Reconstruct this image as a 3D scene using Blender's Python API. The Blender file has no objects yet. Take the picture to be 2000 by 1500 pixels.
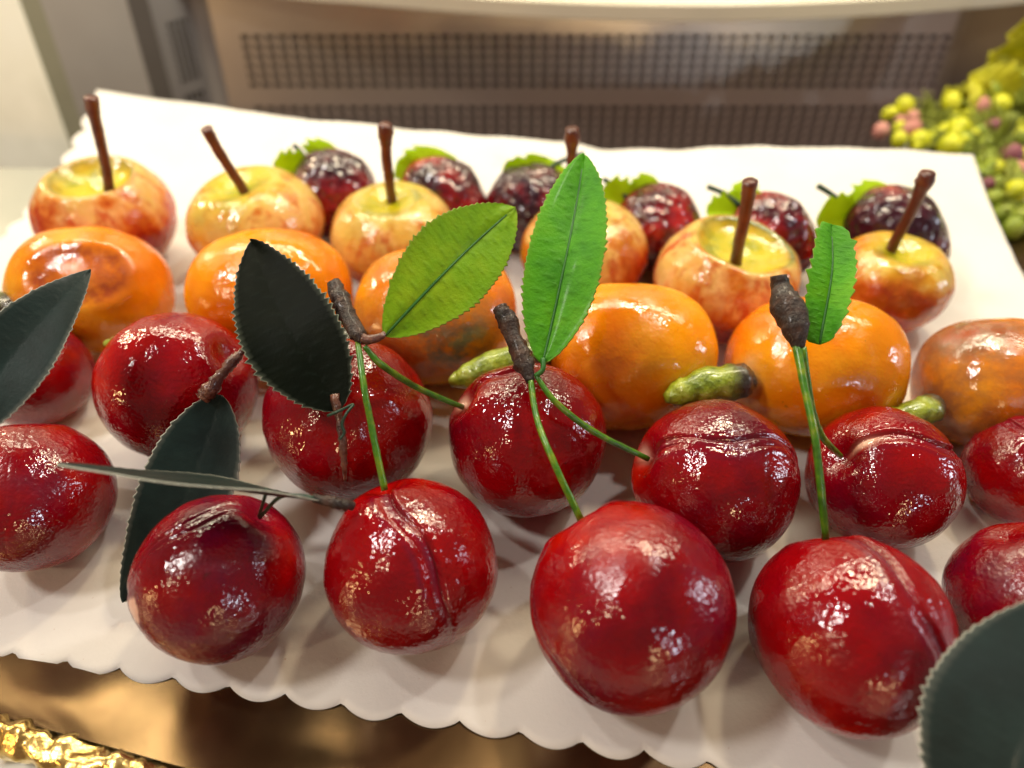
import bpy, math, random
from mathutils import Vector, Matrix, noise
random.seed(7)
U = 0.01                      # everything below is written in centimetres
S = bpy.context.scene
COL = S.collection

# ------------------------------------------------------------ camera
F = 1333.0; Q = math.radians(45); CH = 16.3
cam_d = bpy.data.cameras.new('camera'); cam = bpy.data.objects.new('camera', cam_d); COL.objects.link(cam)
cam.location = (0, 0, CH*U); cam.rotation_euler = (math.radians(45), 0, 0)
cam_d.sensor_width = 36; cam_d.lens = 24; cam_d.clip_start = 0.002; cam_d.clip_end = 60
cam_d.dof.use_dof = True; cam_d.dof.focus_distance = 0.166; cam_d.dof.aperture_fstop = 6.6
S.camera = cam
S.view_settings.view_transform = 'Standard'; S.view_settings.look = 'None'
S.view_settings.exposure = -0.08; S.view_settings.gamma = 1
S.render.engine = 'CYCLES'
S.cycles.use_denoising = True
S.cycles.max_bounces = 6; S.cycles.caustics_reflective = False; S.cycles.caustics_refractive = False
S.cycles.sample_clamp_indirect = 4

# ------------------------------------------------------------ the dim shop around the case
W = bpy.data.worlds.new("World"); S.world = W; W.use_nodes = True
wn = W.node_tree; bg = wn.nodes['Background']; bg.inputs['Strength'].default_value = 0.29
tc = wn.nodes.new('ShaderNodeTexCoord'); nz = wn.nodes.new('ShaderNodeTexNoise'); nz.inputs['Scale'].default_value = 7.5
nz.inputs['Detail'].default_value = 3
cr = wn.nodes.new('ShaderNodeValToRGB'); e = cr.color_ramp.elements
e[0].position = .34; e[0].color = (.17, .16, .16, 1); e[1].position = .72; e[1].color = (1.0, .72, .42, 1)
for p_, c_ in ((.42, (.44, .42, .40, 1)), (.47, (.66, .50, .38, 1)), (.53, (1.0, .30, .12, 1)), (.60, (.55, .56, .60, 1))):
    x_ = e.new(p_); x_.color = c_
wn.links.new(tc.outputs['Generated'], nz.inputs['Vector']); wn.links.new(nz.outputs['Fac'], cr.inputs['Fac'])
wn.links.new(cr.outputs['Color'], bg.inputs['Color'])

# ------------------------------------------------------------ lamps of the shop and of the case
def lamp(direction, dist, sx, sy, watt, col, name='shop_lamp', target=(1.5, 14, 1)):
    d = Vector(direction).normalized(); t = Vector(target)*U
    L = bpy.data.lights.new(name, 'AREA'); L.shape = 'RECTANGLE' if sx != sy else 'DISK'; L.size = sx*U; L.size_y = sy*U
    L.energy = watt; L.color = col
    o = bpy.data.objects.new(name, L); COL.objects.link(o); o.location = t + d*dist*U
    o.rotation_euler = (-d).to_track_quat('-Z', 'Y').to_euler(); return o
WARM = (1.0, .80, .52); WHITE = (1.0, .93, .86); COOL = (.80, .88, 1.0)
lamp((.04, .34, .94), 42, 84, 3.5, 3.3, (1, .90, .66), 'case_strip_lamp', (1, 27, 0))
lamp((-.60, -.12, .80), 90, 11, 11, 2.9, WHITE)
lamp((-.48, .10, .87), 90, 5, 5, 1.1, WHITE)
lamp((-.62, -.48, .62), 90, 5, 5, .9, WARM)
lamp((.24, .50, .83), 90, 7, 7, 2.2, WARM)
lamp((.40, .20, .89), 90, 5, 5, 1.5, WHITE)
lamp((.97, -.03, .27), 90, 12, 18, 1.1, COOL)
lamp((-.76, .50, .36), 80, 7, 7, 1.1, WARM)
lamp((-.84, -.42, .14), 90, 7, 7, .9, (1, .62, .25))
lamp((.20, -.93, .14), 90, 8, 5, .8, (1, .70, .36))
lamp((.52, -.84, .25), 95, 6, 6, .5, COOL)

# ------------------------------------------------------------ pixel to place
def ray(px, py):
    x = (px-1000)/F; y = -(py-750)/F
    return Vector((x, math.cos(Q)+y*math.sin(Q), -math.sin(Q)+y*math.cos(Q)))
def at_d(px, py, d): return Vector((0, 0, CH)) + ray(px, py)*d
def at_z(px, py, z):
    r = ray(px, py); return Vector((0, 0, CH)) + r*((z-CH)/r.z)
LEAN = math.radians(11); WD = Vector((0, math.sin(LEAN), math.cos(LEAN)))
def at_wall(px, py, yb):      # on the plane through (y=yb, z=0) that leans back by 11 degrees
    n = Vector((0, -math.cos(LEAN), math.sin(LEAN))); r = ray(px, py); o = Vector((0, 0, CH))
    return o + r*((Vector((0, yb, 0))-o).dot(n)/r.dot(n))

# ------------------------------------------------------------ materials
def new_mat(name):
    m = bpy.data.materials.new(name); m.use_nodes = True; nt = m.node_tree
    return m, nt, nt.nodes['Principled BSDF']
def N(nt, t, **kw):
    n = nt.nodes.new(t)
    for k, v in kw.items():
        if k in n.inputs: n.inputs[k].default_value = v
        else: setattr(n, k, v)
    return n
def coords(nt, rnd=True, stretch=None):
    tc = N(nt, 'ShaderNodeTexCoord'); out = tc.outputs['Object']
    if rnd:
        oi = N(nt, 'ShaderNodeObjectInfo'); mu = N(nt, 'ShaderNodeMath', operation='MULTIPLY'); mu.inputs[1].default_value = 3.7
        nt.links.new(oi.outputs['Random'], mu.inputs[0])
        ad = N(nt, 'ShaderNodeVectorMath', operation='ADD'); nt.links.new(out, ad.inputs[0]); nt.links.new(mu.outputs[0], ad.inputs[1]); out = ad.outputs[0]
    if stretch:
        mp = N(nt, 'ShaderNodeMapping'); mp.inputs['Scale'].default_value = stretch; nt.links.new(out, mp.inputs['Vector']); out = mp.outputs[0]
    return out
def tex(nt, vec, scale, detail=3, rough=.5, dist=0):
    n = N(nt, 'ShaderNodeTexNoise'); n.inputs['Scale'].default_value = scale; n.inputs['Detail'].default_value = detail
    n.inputs['Roughness'].default_value = rough; n.inputs['Distortion'].default_value = dist; nt.links.new(vec, n.inputs['Vector']); return n.outputs['Fac']
def ramp(nt, fac, stops, interp='LINEAR'):
    r = N(nt, 'ShaderNodeValToRGB'); r.color_ramp.interpolation = interp; el = r.color_ramp.elements
    el[0].position, el[0].color = stops[0][0], c4(stops[0][1]); el[1].position, el[1].color = stops[-1][0], c4(stops[-1][1])
    for p, c in stops[1:-1]:
        x = el.new(p); x.color = c4(c)
    nt.links.new(fac, r.inputs['Fac']); return r.outputs['Color']
def c4(c): return (c, c, c, 1) if isinstance(c, (int, float)) else (*c, 1)
def mix(nt, fac, a, b, mode='MIX'):
    m = N(nt, 'ShaderNodeMix', data_type='RGBA', blend_type=mode)
    for s, v in ((m.inputs[0], fac), (m.inputs[6], a), (m.inputs[7], b)):
        if isinstance(v, (int, float)): s.default_value = v
        elif isinstance(v, tuple): s.default_value = c4(v)
        else: nt.links.new(v, s)
    return m.outputs[2]
def math_(nt, op, a, b=0.0, clamp=False):
    m = N(nt, 'ShaderNodeMath', operation=op); m.use_clamp = clamp
    for s, v in ((m.inputs[0], a), (m.inputs[1], b)):
        if isinstance(v, (int, float)): s.default_value = v
        else: nt.links.new(v, s)
    return m.outputs[0]
def bump(nt, height, strength, dist, prev=None):
    b = N(nt, 'ShaderNodeBump'); b.inputs['Strength'].default_value = strength; b.inputs['Distance'].default_value = dist
    nt.links.new(height, b.inputs['Height'])
    if prev: nt.links.new(prev, b.inputs['Normal'])
    return b.outputs['Normal']
def attr(nt, name):
    a = N(nt, 'ShaderNodeAttribute'); a.attribute_name = name; return a.outputs['Fac']
def objcol(nt):
    oi = N(nt, 'ShaderNodeObjectInfo'); sp = N(nt, 'ShaderNodeSeparateColor'); nt.links.new(oi.outputs['Color'], sp.inputs[0]); return sp.outputs
def setp(b, **kw):
    for k, v in kw.items(): b.inputs[k.replace('_', ' ')].default_value = v
def lacquer(nt, b, vec, fine=1050, coarse=420, s1=.5, s2=.6, coat_rough=.10, rough=.38, sss=.12, rad=(.004, .0012, .0008), satin=None):
    """glossy edible lacquer over marzipan: lumpy orange-peel relief"""
    f1 = tex(nt, vec, fine, 1, .4); f2 = tex(nt, vec, coarse, 1, .5); f3 = tex(nt, vec, 90, 2)
    n0 = bump(nt, f3, .6, .0012); n1 = bump(nt, f2, s2, .0006, n0); n2 = bump(nt, f1, s1, .00028, n1)
    nt.links.new(n2, b.inputs['Coat Normal']); nt.links.new(n2, b.inputs['Normal'])
    b.inputs['Specular IOR Level'].default_value = .0; b.inputs['Coat IOR'].default_value = 1.62; setp(b, Coat_Weight=1.0, Coat_Roughness=coat_rough, Roughness=rough, Subsurface_Weight=sss, Subsurface_Scale=1.0)
    b.inputs['Subsurface Radius'].default_value = rad
    cv = math_(nt, 'MULTIPLY_ADD', tex(nt, vec, 140, 3), .35); 
    cr_ = ramp(nt, tex(nt, vec, 120, 3), [(.42, coat_rough*.7), (.62, coat_rough*2.8)]); 
    if satin is not None:
        cr_ = math_(nt, 'ADD', cr_, math_(nt, 'MULTIPLY', satin, ramp(nt, tex(nt, vec, 70, 3), [(.40, .0), (.60, .24)])))
    nt.links.new(cr_, b.inputs['Coat Roughness'])

M = {}
# cherry
m, nt, b = new_mat('cherry_lacquer'); v = coords(nt); oc = objcol(nt)
c = ramp(nt, tex(nt, v, 36, 4, .55, .4), [(.26, (.10, .0006, .006)), (.42, (.20, .0006, .003)), (.58, (.28, .0008, .0015)), (.74, (.48, .012, .001))])
c = mix(nt, math_(nt, 'MULTIPLY', ramp(nt, tex(nt, v, 60, 5, .6), [(.45, 0.0), (.7, 1.0)]), oc[0]), c, (.10, .002, .022))
c = mix(nt, ramp(nt, tex(nt, v, 420, 3, .6), [(.69, 0.0), (.75, .7)]), c, (.06, .004, .004))
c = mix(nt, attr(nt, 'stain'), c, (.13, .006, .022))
c = mix(nt, attr(nt, 'pale'), c, (.78, .46, .34))
nt.links.new(c, b.inputs['Base Color']); SATIN = oc[1]; lacquer(nt, b, v, satin=SATIN, sss=.10, s1=.68, s2=.16, coat_rough=.032, rad=(.0025, .0006, .0005)); M['cherry'] = m
# loquat
m, nt, b = new_mat('loquat_lacquer'); v = coords(nt); oc = objcol(nt)
c = ramp(nt, tex(nt, v, 34, 3, .5, .5), [(.30, (.68, .14, .001)), (.50, (.80, .24, .002)), (.70, (.86, .36, .005))])
st = ramp(nt, tex(nt, v, 55, 5, .62), [(.38, 0.0), (.58, 1.0)]); st = math_(nt, 'MULTIPLY', st, oc[0])
c = mix(nt, st, c, (.34, .12, .035))
c = mix(nt, ramp(nt, tex(nt, v, 300, 3, .7), [(.70, 0.0), (.78, .7)]), c, (.10, .06, .01))
c = mix(nt, math_(nt, 'MULTIPLY', attr(nt, 'stain'), ramp(nt, tex(nt, v, 190, 5, .7), [(.30, .25), (.6, 1.0)]), True), c, (.30, .055, .015))
c = mix(nt, math_(nt, 'MULTIPLY', attr(nt, 'grey'), ramp(nt, tex(nt, v, 160, 5, .7), [(.38, 0.0), (.60, 1.0)]), True), c, (.19, .15, .08))
c = mix(nt, attr(nt, 'pale'), c, (.80, .62, .36))
nt.links.new(c, b.inputs['Base Color']); lacquer(nt, b, v, s1=.30, s2=.20, sss=.16, rad=(.006, .002, .0008), coat_rough=.12); M['loquat'] = m
# apple
m, nt, b = new_mat('apple_lacquer'); v = coords(nt); vs = coords(nt, True, (1, 1, .25)); oc = objcol(nt)
tc2 = N(nt, 'ShaderNodeTexCoord'); sp = N(nt, 'ShaderNodeSeparateXYZ'); nt.links.new(tc2.outputs['Object'], sp.inputs[0])
zz = math_(nt, 'MULTIPLY', sp.outputs[2], 45.0)
zz = math_(nt, 'ADD', zz, math_(nt, 'MULTIPLY', math_(nt, 'SUBTRACT', tex(nt, v, 48, 4, .6), .5), 3.2))
zz = math_(nt, 'ADD', zz, math_(nt, 'SUBTRACT', .54, oc[0]))
c = ramp(nt, zz, [(0.0, (.30, .014, .004)), (.30, (.46, .048, .006)), (.50, (.62, .18, .03)), (.78, (.76, .46, .17)), (1.0, (.70, .46, .13))])
c = mix(nt, ramp(nt, tex(nt, vs, 150, 4, .6), [(.48, 0.0), (.60, .85)]), c, (.50, .06, .010))
c = mix(nt, ramp(nt, tex(nt, v, 70, 5, .6), [(.52, 0.0), (.72, .7)]), c, (.70, .27, .01))
c = mix(nt, math_(nt, 'MULTIPLY', attr(nt, 'cup'), 1.0, True), c, ramp(nt, tex(nt, v, 110, 3), [(.36, (.24, .26, .006)), (.50, (.46, .41, .008)), (.64, (.60, .46, .02))]))
c = mix(nt, attr(nt, 'ring'), c, (.09, .13, .02))
nt.links.new(c, b.inputs['Base Color']); lacquer(nt, b, v, s1=.35, s2=.5, sss=.16, rad=(.005, .003, .001), coat_rough=.10); M['apple'] = m
# strawberry
m, nt, b = new_mat('strawberry_lacquer'); v = coords(nt); oc = objcol(nt)
c = ramp(nt, tex(nt, v, 60, 4, .6), [(.36, (.018, .002, .008)), (.45, (.08, .002, .008)), (.55, (.26, .004, .006)), (.70, (.46, .012, .008))])
vo = N(nt, 'ShaderNodeTexVoronoi'); vo.inputs['Scale'].default_value = 300; nt.links.new(v, vo.inputs['Vector'])
c = mix(nt, math_(nt, 'MULTIPLY', ramp(nt, tex(nt, v, 45, 4, .6), [(.40, .25), (.56, 1.0)]), oc[0], True), c, (.022, .004, .014))
c = mix(nt, ramp(nt, vo.outputs['Distance'], [(.14, .9), (.24, 0.0)]), c, (.02, .004, .004))
nt.links.new(c, b.inputs['Base Color'])
b.inputs['Specular IOR Level'].default_value = .2; n1 = bump(nt, vo.outputs['Distance'], .9, .0011); n2 = bump(nt, tex(nt, v, 900), .4, .0002, n1)
nt.links.new(n2, b.inputs['Coat Normal']); nt.links.new(n2, b.inputs['Normal']); setp(b, Coat_Weight=1.0, Coat_Roughness=.10, Roughness=.35); M['straw'] = m

SPEC = {'dark_leaf': .22, 'black_leaf': .05, 'paper': .2, 'light_leaf': .35, 'olive_leaf': .3, 'calyx': .2}
def simple(name, cols, scale, rough=.5, bs=.3, bd=.0003, bscale=None, metal=0, coat=0, trans=0, edge=None, stretch=None, detail=4, rnd=True, sss=0):
    m, nt, b = new_mat(name); v = coords(nt, rnd, stretch); k = len(cols)
    c = ramp(nt, tex(nt, v, scale, detail, .6), [(.32+.36*i/(k-1), cc) for i, cc in enumerate(cols)])
    if name == 'paper':
        c = mix(nt, ramp(nt, tex(nt, v, 34, 5, .7), [(.62, 0.0), (.74, .30)]), c, (.74, .52, .42)); c = mix(nt, ramp(nt, tex(nt, v, 700, 2), [(.74, 0.0), (.78, .35)]), c, (.45, .22, .12))
    if edge: c = mix(nt, attr(nt, 'edge'), c, edge)
    if 'leaf' in name: c = mix(nt, math_(nt, 'MULTIPLY', attr(nt, 'vein'), .22 if trans else .06), c, (.02, .10, .004) if trans else (.03, .05, .045))
    nt.links.new(c, b.inputs['Base Color'])
    b.inputs['Specular IOR Level'].default_value = SPEC.get(name, .5)
    setp(b, Roughness=rough, Metallic=metal, Coat_Weight=coat, Coat_Roughness=.15)
    if sss: setp(b, Subsurface_Weight=sss, Subsurface_Scale=1.0); b.inputs['Subsurface Radius'].default_value = (.003, .003, .001)
    n_ = bump(nt, tex(nt, v, bscale or scale*6, 4, .6), bs, bd); nt.links.new(n_, b.inputs['Normal'])
    if 'leaf' in name: n_ = bump(nt, attr(nt, 'vein'), .5 if trans else .12, .0003, n_); nt.links.new(n_, b.inputs['Normal'])
    if trans:
        tr = N(nt, 'ShaderNodeBsdfTranslucent'); ms = N(nt, 'ShaderNodeMixShader'); ms.inputs[0].default_value = trans
        nt.links.new(c, tr.inputs['Color']); nt.links.new(b.outputs[0], ms.inputs[1]); nt.links.new(tr.outputs[0], ms.inputs[2])
        nt.links.new(ms.outputs[0], nt.nodes['Material Output'].inputs[0])
    M[name] = m; return m
simple('light_leaf', [(.05, .30, .003), (.10, .44, .004), (.17, .52, .006)], 60, .55, .7, .0003, 1200, coat=.08, trans=.38, edge=(.30, .42, .05))
simple('olive_leaf', [(.16, .40, .003), (.24, .50, .004), (.34, .56, .008)], 60, .55, .7, .0003, 1200, coat=.08, trans=.36, edge=(.30, .36, .06))
simple('dark_leaf', [(.003, .011, .010), (.0045, .016, .015), (.008, .024, .022)], 80, .50, .25, .0002, 1500, coat=.05, edge=(.42, .44, .38))
simple('black_leaf', [(.0018, .0035, .0018), (.0025, .0045, .0022), (.004, .006, .003)], 80, .45, .25, .0002, 1500, edge=(.22, .26, .20))
simple('leaf_vein', [(.010, .10, .008), (.02, .14, .008)], 200, .5)
simple('green_stem', [(.02, .09, .004), (.05, .20, .006), (.20, .28, .008)], 260, .35, .6, .0003, 900, coat=.4)
simple('dark_wire', [(.006, .03, .018), (.015, .06, .03)], 300, .4)
simple('bark', [(.010, .006, .005), (.030, .015, .011), (.075, .035, .022)], 330, .55, 1.0, .0012, 700, stretch=(1, 1, .4), coat=.15)
simple('red_bark', [(.035, .010, .007), (.10, .030, .018), (.22, .09, .05)], 420, .35, .8, .0006, 900, coat=.5)
simple('apple_stem', [(.055, .012, .006), (.10, .022, .012), (.14, .04, .02)], 200, .35, .4, .0003, 800, coat=.3)
simple('stalk', [(.09, .14, .006), (.24, .32, .012), (.40, .46, .05)], 260, .35, 1.0, .0009, 420, coat=.7, edge=(.03, .025, .014))
simple('calyx', [(.50, .72, .006), (.60, .82, .02)], 120, .6, .3, .0002, 900, trans=.55)
simple('berry_green', [(.42, .46, .006), (.56, .58, .010), (.68, .68, .03)], 60, .5, .5, .0003, 700, sss=.15)
simple('berry_olive', [(.15, .22, .01), (.24, .31, .02), (.36, .42, .05)], 60, .5, .5, .0003, 700, sss=.15)
simple('berry_pink', [(.42, .15, .13), (.56, .25, .20), (.66, .36, .28)], 60, .6, .5, .0003, 700)
simple('berry_plum', [(.16, .04, .06), (.26, .08, .10)], 60, .55, .5, .0003, 700)
simple('yellow_leaf', [(.40, .44, .008), (.62, .60, .012), (.72, .70, .04)], 60, .55, .8, .0008, 300, trans=.3)
simple('moss', [(.10, .13, .01), (.20, .24, .02), (.36, .38, .05)], 90, .7, .6, .0008, 500)
simple('paper', [(.80, .78, .73), (.84, .82, .77), (.86, .84, .79)], 22, .62, .35, .0003, 900, trans=.12, rnd=False, sss=0)
simple('gold_board', [(.12, .075, .036), (.16, .10, .048), (.22, .145, .07)], 25, .26, .12, .0005, 40, metal=.95, rnd=False)
simple('gold_foil', [(.72, .50, .16), (.88, .64, .22), (.95, .76, .36)], 60, .26, .6, .0020, 90, metal=1, rnd=False)
simple('shelf_metal', [(.48, .50, .45), (.58, .58, .52)], 12, .30, .1, .0004, 90, metal=.55, rnd=False)
simple('steel', [(.60, .54, .47), (.68, .62, .54)], 9, .34, .15, .0010, 30, metal=.9, rnd=False)
simple('dull_steel', [(.22, .20, .18), (.27, .25, .22)], 9, .42, .15, .0005, 30, metal=.6, rnd=False)
simple('dark_steel', [(.07, .06, .05), (.10, .085, .07)], 9, .5, .1, .0003, 60, metal=.2, rnd=False)
simple('olive_frame', [(.20, .19, .13), (.26, .25, .17)], 12, .5, .1, .0003, 100, rnd=False)
simple('grey_panel', [(.30, .275, .24), (.36, .33, .29)], 9, .45, .1, .0003, 60, metal=.3, rnd=False)
simple('black_void', [(.05, .04, .03), (.07, .055, .04)], 20, .7, .1, .0002, 100, rnd=False)
simple('cream_enamel', [(.66, .62, .48), (.72, .68, .54)], 8, .35, .05, .0002, 60, rnd=False)
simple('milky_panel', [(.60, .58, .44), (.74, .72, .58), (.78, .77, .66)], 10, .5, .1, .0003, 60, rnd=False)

# ------------------------------------------------------------ mesh helpers (input in centimetres)
def mesh(name, verts, faces, mat, parent=None, smooth=True, attrs=None, loc=None, solid=0):
    o_ = Vector(loc) if loc is not None else Vector((0, 0, 0))
    me = bpy.data.meshes.new(name); me.from_pydata([tuple((Vector(v_)-o_)*U) for v_ in verts], [], faces)
    if smooth: me.polygons.foreach_set('use_smooth', [True]*len(me.polygons))
    me.materials.append(M[mat] if isinstance(mat, str) else mat)
    for k, vals in (attrs or {}).items():
        a = me.attributes.new(k, 'FLOAT', 'POINT'); a.data.foreach_set('value', vals)
    me.update()
    o = bpy.data.objects.new(name, me); COL.objects.link(o)
    if parent is not None:
        o.parent = parent; o.location = o_*U - parent.location
    else: o.location = o_*U
    if solid:
        md = o.modifiers.new('thickness', 'SOLIDIFY'); md.thickness = solid*U; md.offset = 0
    return o
def root(name, loc):
    o = bpy.data.objects.new(name, None); o.empty_display_size = .005; COL.objects.link(o); o.location = Vector(loc)*U; return o
def tag(o, label=None, cat=None, group=None, kind=None):
    for k, v_ in (('label', label), ('category', cat), ('group', group), ('kind', kind)):
        if v_: o[k] = v_
    return o
def catmull(P, n):
    P = [Vector(p) for p in P]; Q_ = [2*P[0]-P[1]] + P + [2*P[-1]-P[-2]]; out = []
    for i in range(len(P)-1):
        a, b_, c_, d = Q_[i:i+4]
        for k in range(n):
            t = k/n
            out.append(.5*((2*b_)+(c_-a)*t+(2*a-5*b_+4*c_-d)*t*t+(3*b_-a-3*c_+d)*t*t*t))
    out.append(P[-1]); return out
def tube_data(P, R, seg=10, n=6, rough=0, seed=0):
    C_ = catmull(P, n); k = len(P)-1; V = []; Fc = []
    up = Vector((.13, .2, 1)); T0 = (C_[1]-C_[0]).normalized(); X = T0.cross(up)
    if X.length < .1: X = T0.cross(Vector((1, 0, 0)))
    X.normalize()
    for i, c_ in enumerate(C_):
        T = (C_[min(i+1, len(C_)-1)]-C_[max(i-1, 0)]).normalized(); X = (X - T*X.dot(T)).normalized(); Y = T.cross(X)
        f = i/n; j = min(int(f), k-1); r = R[j]*(1-(f-j))+R[j+1]*(f-j)
        for s in range(seg):
            a = 2*math.pi*s/seg; d = X*math.cos(a)+Y*math.sin(a)
            rr = r*(1+rough*noise.noise(Vector((c_*.62+d*r*1.3)*(.9/max(r, .03))+Vector((seed, 0, 0)))))
            V.append(c_+d*rr)
    for i in range(len(C_)-1):
        for s in range(seg):
            Fc.append((i*seg+s, i*seg+(s+1) % seg, (i+1)*seg+(s+1) % seg, (i+1)*seg+s))
    Fc.append(tuple(range(seg))[::-1]); Fc.append(tuple((len(C_)-1)*seg+s for s in range(seg)))
    return V, Fc
def tube(name, P, R, mat, parent=None, seg=10, n=6, rough=0, seed=0, attrs=None):
    V, Fc = tube_data(P, R, seg, n, rough, seed); return mesh(name, V, Fc, mat, parent, attrs=attrs, loc=(parent.location/U if parent is not None else V[0]))
def sphere_grid(nt_, np_, conc=1.0):
    """grid of (theta, phi) with faces; phi concentrated round 0"""
    A = [(0.0, 0.0)]
    for i in range(1, nt_):
        for j in range(np_):
            t = -1 + 2*j/np_; A.append((math.pi*i/nt_, math.pi*math.copysign(abs(t)**conc, t)))
    A.append((math.pi, 0.0)); Fc = []
    for j in range(np_): Fc.append((0, 1+j, 1+(j+1) % np_))
    for i in range(nt_-2):
        for j in range(np_):
            a = 1+i*np_+j; b_ = 1+i*np_+(j+1) % np_; Fc.append((a, a+np_, b_+np_, b_))
    l = len(A)-1; s = 1+(nt_-2)*np_
    for j in range(np_): Fc.append((s+j, l, s+(j+1) % np_))
    return A, Fc
def sdir(t, p): return Vector((math.sin(t)*math.cos(p), math.sin(t)*math.sin(p), math.cos(t)))
G = lambda x, w: math.exp(-(x/w)**2)

# ------------------------------------------------------------ surface: boards, paper, case
def quad(name, pts, mat, parent=None, thick=0, kind=None):
    o = mesh(name, pts, [tuple(range(len(pts)))], mat, parent, smooth=False, solid=thick)
    if kind: o['kind'] = kind
    return o
# case floor
floor = quad('case_floor', [(-60, -12, -1.0), (60, -12, -1.0), (60, 36, -1.0), (21.5, 36, -1.0), (20, 28.5, -1.0), (5, 31, -1.0), (-21.2, 35, -1.0), (-21.5, 32.9, -1.0), (-60, 33.6, -1.0)], 'shelf_metal', thick=.3, kind='structure')

# paper: grid in the sheet's own frame; its far edge lifts off the board
def back_edge(u):
    P = [(190, 178, 1.9), (600, 236, 1.9), (950, 268, 1.7), (1100, 277, 1.4), (1190, 297, .9), (1300, 292, 1.2), (1500, 288, 1.6), (1750, 293, 1.7), (1898, 306, 1.5)]
    Q_ = [at_z(*p) for p in P]; x0, x1 = Q_[0].x, Q_[-1].x; x = x0+(x1-x0)*u
    for a, b_ in zip(Q_, Q_[1:]):
        if x <= b_.x+1e-6:
            t = (x-a.x)/(b_.x-a.x); t = max(0, min(1, t)); t2 = t*t*(3-2*t); return Vector((x, a.y+(b_.y-a.y)*t, a.z+(b_.z-a.z)*t2))
    return Q_[-1]
FL = Vector((-22.6, 8.45, .02)); FR = Vector((18.2, 2.45, .02))
NU, NV, SC = 400, 110, 30
pv = []
for j in range(NV+1):
    v_ = (j/NV)
    v_ = 1-(1-v_)**1.25 if False else v_
    for i in range(NU+1):
        u = i/NU; B = back_edge(u); A_ = FL.lerp(FR, u)
        P = Vector((A_.x+(B.x-A_.x)*v_, A_.y+(B.y-A_.y)*v_, 0))
        lift = max(0, (v_-.66)/.34); P.z = .03 + B.z*lift**1.6
        # scalloped front edge
        d = v_*27; s = abs(math.sin(math.pi*(u*SC+.25))); w = G(d, .9)
        P.y += w*(.22-.27*s**.8*(1+.25*noise.noise(Vector((int(u*SC+.25)*3.1, 0, 0)))))
        P.z += .05*w*noise.noise(Vector((u*9, 2, 0)))
        # scalloped left edge and right edge
        sl = abs(math.sin(math.pi*(v_*21+.1))); wl = G(u*44, .9); P.x += wl*(.34-.42*sl**.8)*(1 if v_ < .93 else (1-v_)/.07)
        wr = G((1-u)*44, .9); P.x -= wr*(.10-.12*sl**.8)*(1-v_)
        P.z += .10*noise.noise(Vector((P.x*.16, P.y*.16, 3)))*max(0, (v_-.4))*1.6 + .14*noise.noise(Vector((P.x*.5, P.y*.3, 9)))*lift
        pv.append(P)
pf = [(j*(NU+1)+i, j*(NU+1)+i+1, (j+1)*(NU+1)+i+1, (j+1)*(NU+1)+i) for j in range(NV) for i in range(NU)]
paper = mesh('paper_sheet', pv, pf, 'paper', loc=(0, 15, 0), solid=.025)
tag(paper, 'large white paper sheet with scalloped edges lying under all the marzipan fruits', 'paper sheet')

# gold board with crinkled foil rim
ra, rb = at_z(-180, 1352, -.02), at_z(470, 1530, -.02)
board = root('gold_board', (0, 5, -1))
ra, rb = at_z(-180, 1348, .42), at_z(470, 1530, .42)
il, ir = FL+Vector((-2.2, .95, 0)), FR+Vector((1.2, .25, 0)); il.z = ir.z = -.03; drm = (ir-il).normalized()
outer = [ra, ra.lerp(rb, .5), rb, Vector((8, .9, .42)), Vector((19.3, -.8, .42))]; inner = [il, il.lerp(ir, .25), il.lerp(ir, .45), il.lerp(ir, .7), ir]
bd = [tuple(q) for q in inner]+[(20.0, 10, -.03), (21.4, 21.5, -.03), (22.4, 25.0, -.03), (21, 30.0, -.03), (-20, 31, -.03), (-21.5, 20, -.03), (-22.5, 9, -.03)]
nb = len(bd)
mesh('board_top', bd + [(x, y, -.8) for x, y, z in bd], [tuple(range(nb))] + [(i, nb+i, nb+(i+1) % nb, (i+1) % nb) for i in range(nb)] + [tuple(range(2*nb-1, nb-1, -1))], 'gold_board', board, smooth=False)
V, Fc = [], []
io, oo = catmull(inner, 12), catmull(outer, 12)
for a_, b_ in zip(io, oo):
    for k in range(13):
        f_ = k/12; V.append(Vector((a_.x+(b_.x-a_.x)*f_, a_.y+(b_.y-a_.y)*f_, a_.z+(b_.z-a_.z)*(f_**1.5)))+Vector((0, 0, .03*noise.noise(Vector((a_.x*.5, f_*2, 4)))*f_)))
n_ = len(io)
Fc = [(i*13+k, i*13+k+1, (i+1)*13+k+1, (i+1)*13+k) for i in range(n_-1) for k in range(12)]
mesh('board_bevel', V, Fc, 'gold_board', board)
def foil_roll(P, R):
    V, Fc = tube_data(P, R, 22, 34)
    V = [Vector(v_)+Vector((noise.noise(v_*2.1)*.16, noise.noise(v_*2.3+Vector((9, 0, 0)))*.20+noise.noise(v_*5)*.05, noise.noise(v_*2.2+Vector((0, 7, 0)))*.22+noise.noise(v_*5)*.05)) for v_ in V]
    return mesh('foil_rim', V, Fc, 'gold_foil', board)
foil_roll([ra+Vector((-3, .1, -.22)), ra+Vector((0, -.30, -.22)), (ra+rb)*.5+Vector((0, -.34, -.22)), rb+Vector((0, -.30, -.24)), rb+Vector((2, -.6, -.3))], [.36, .38, .38, .34, .3])
foil_roll([Vector((20.3, 10, -.25)), Vector((21.7, 19.0, -.2)), Vector((22.3, 22.0, -.15)), Vector((23.0, 25.0, -.2)), Vector((22.5, 28.0, -.3))], [.45, .45, .5, .45, .4])
tag(board, 'gold foil covered board with crinkled rim showing below the white paper', 'foil board')

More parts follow.
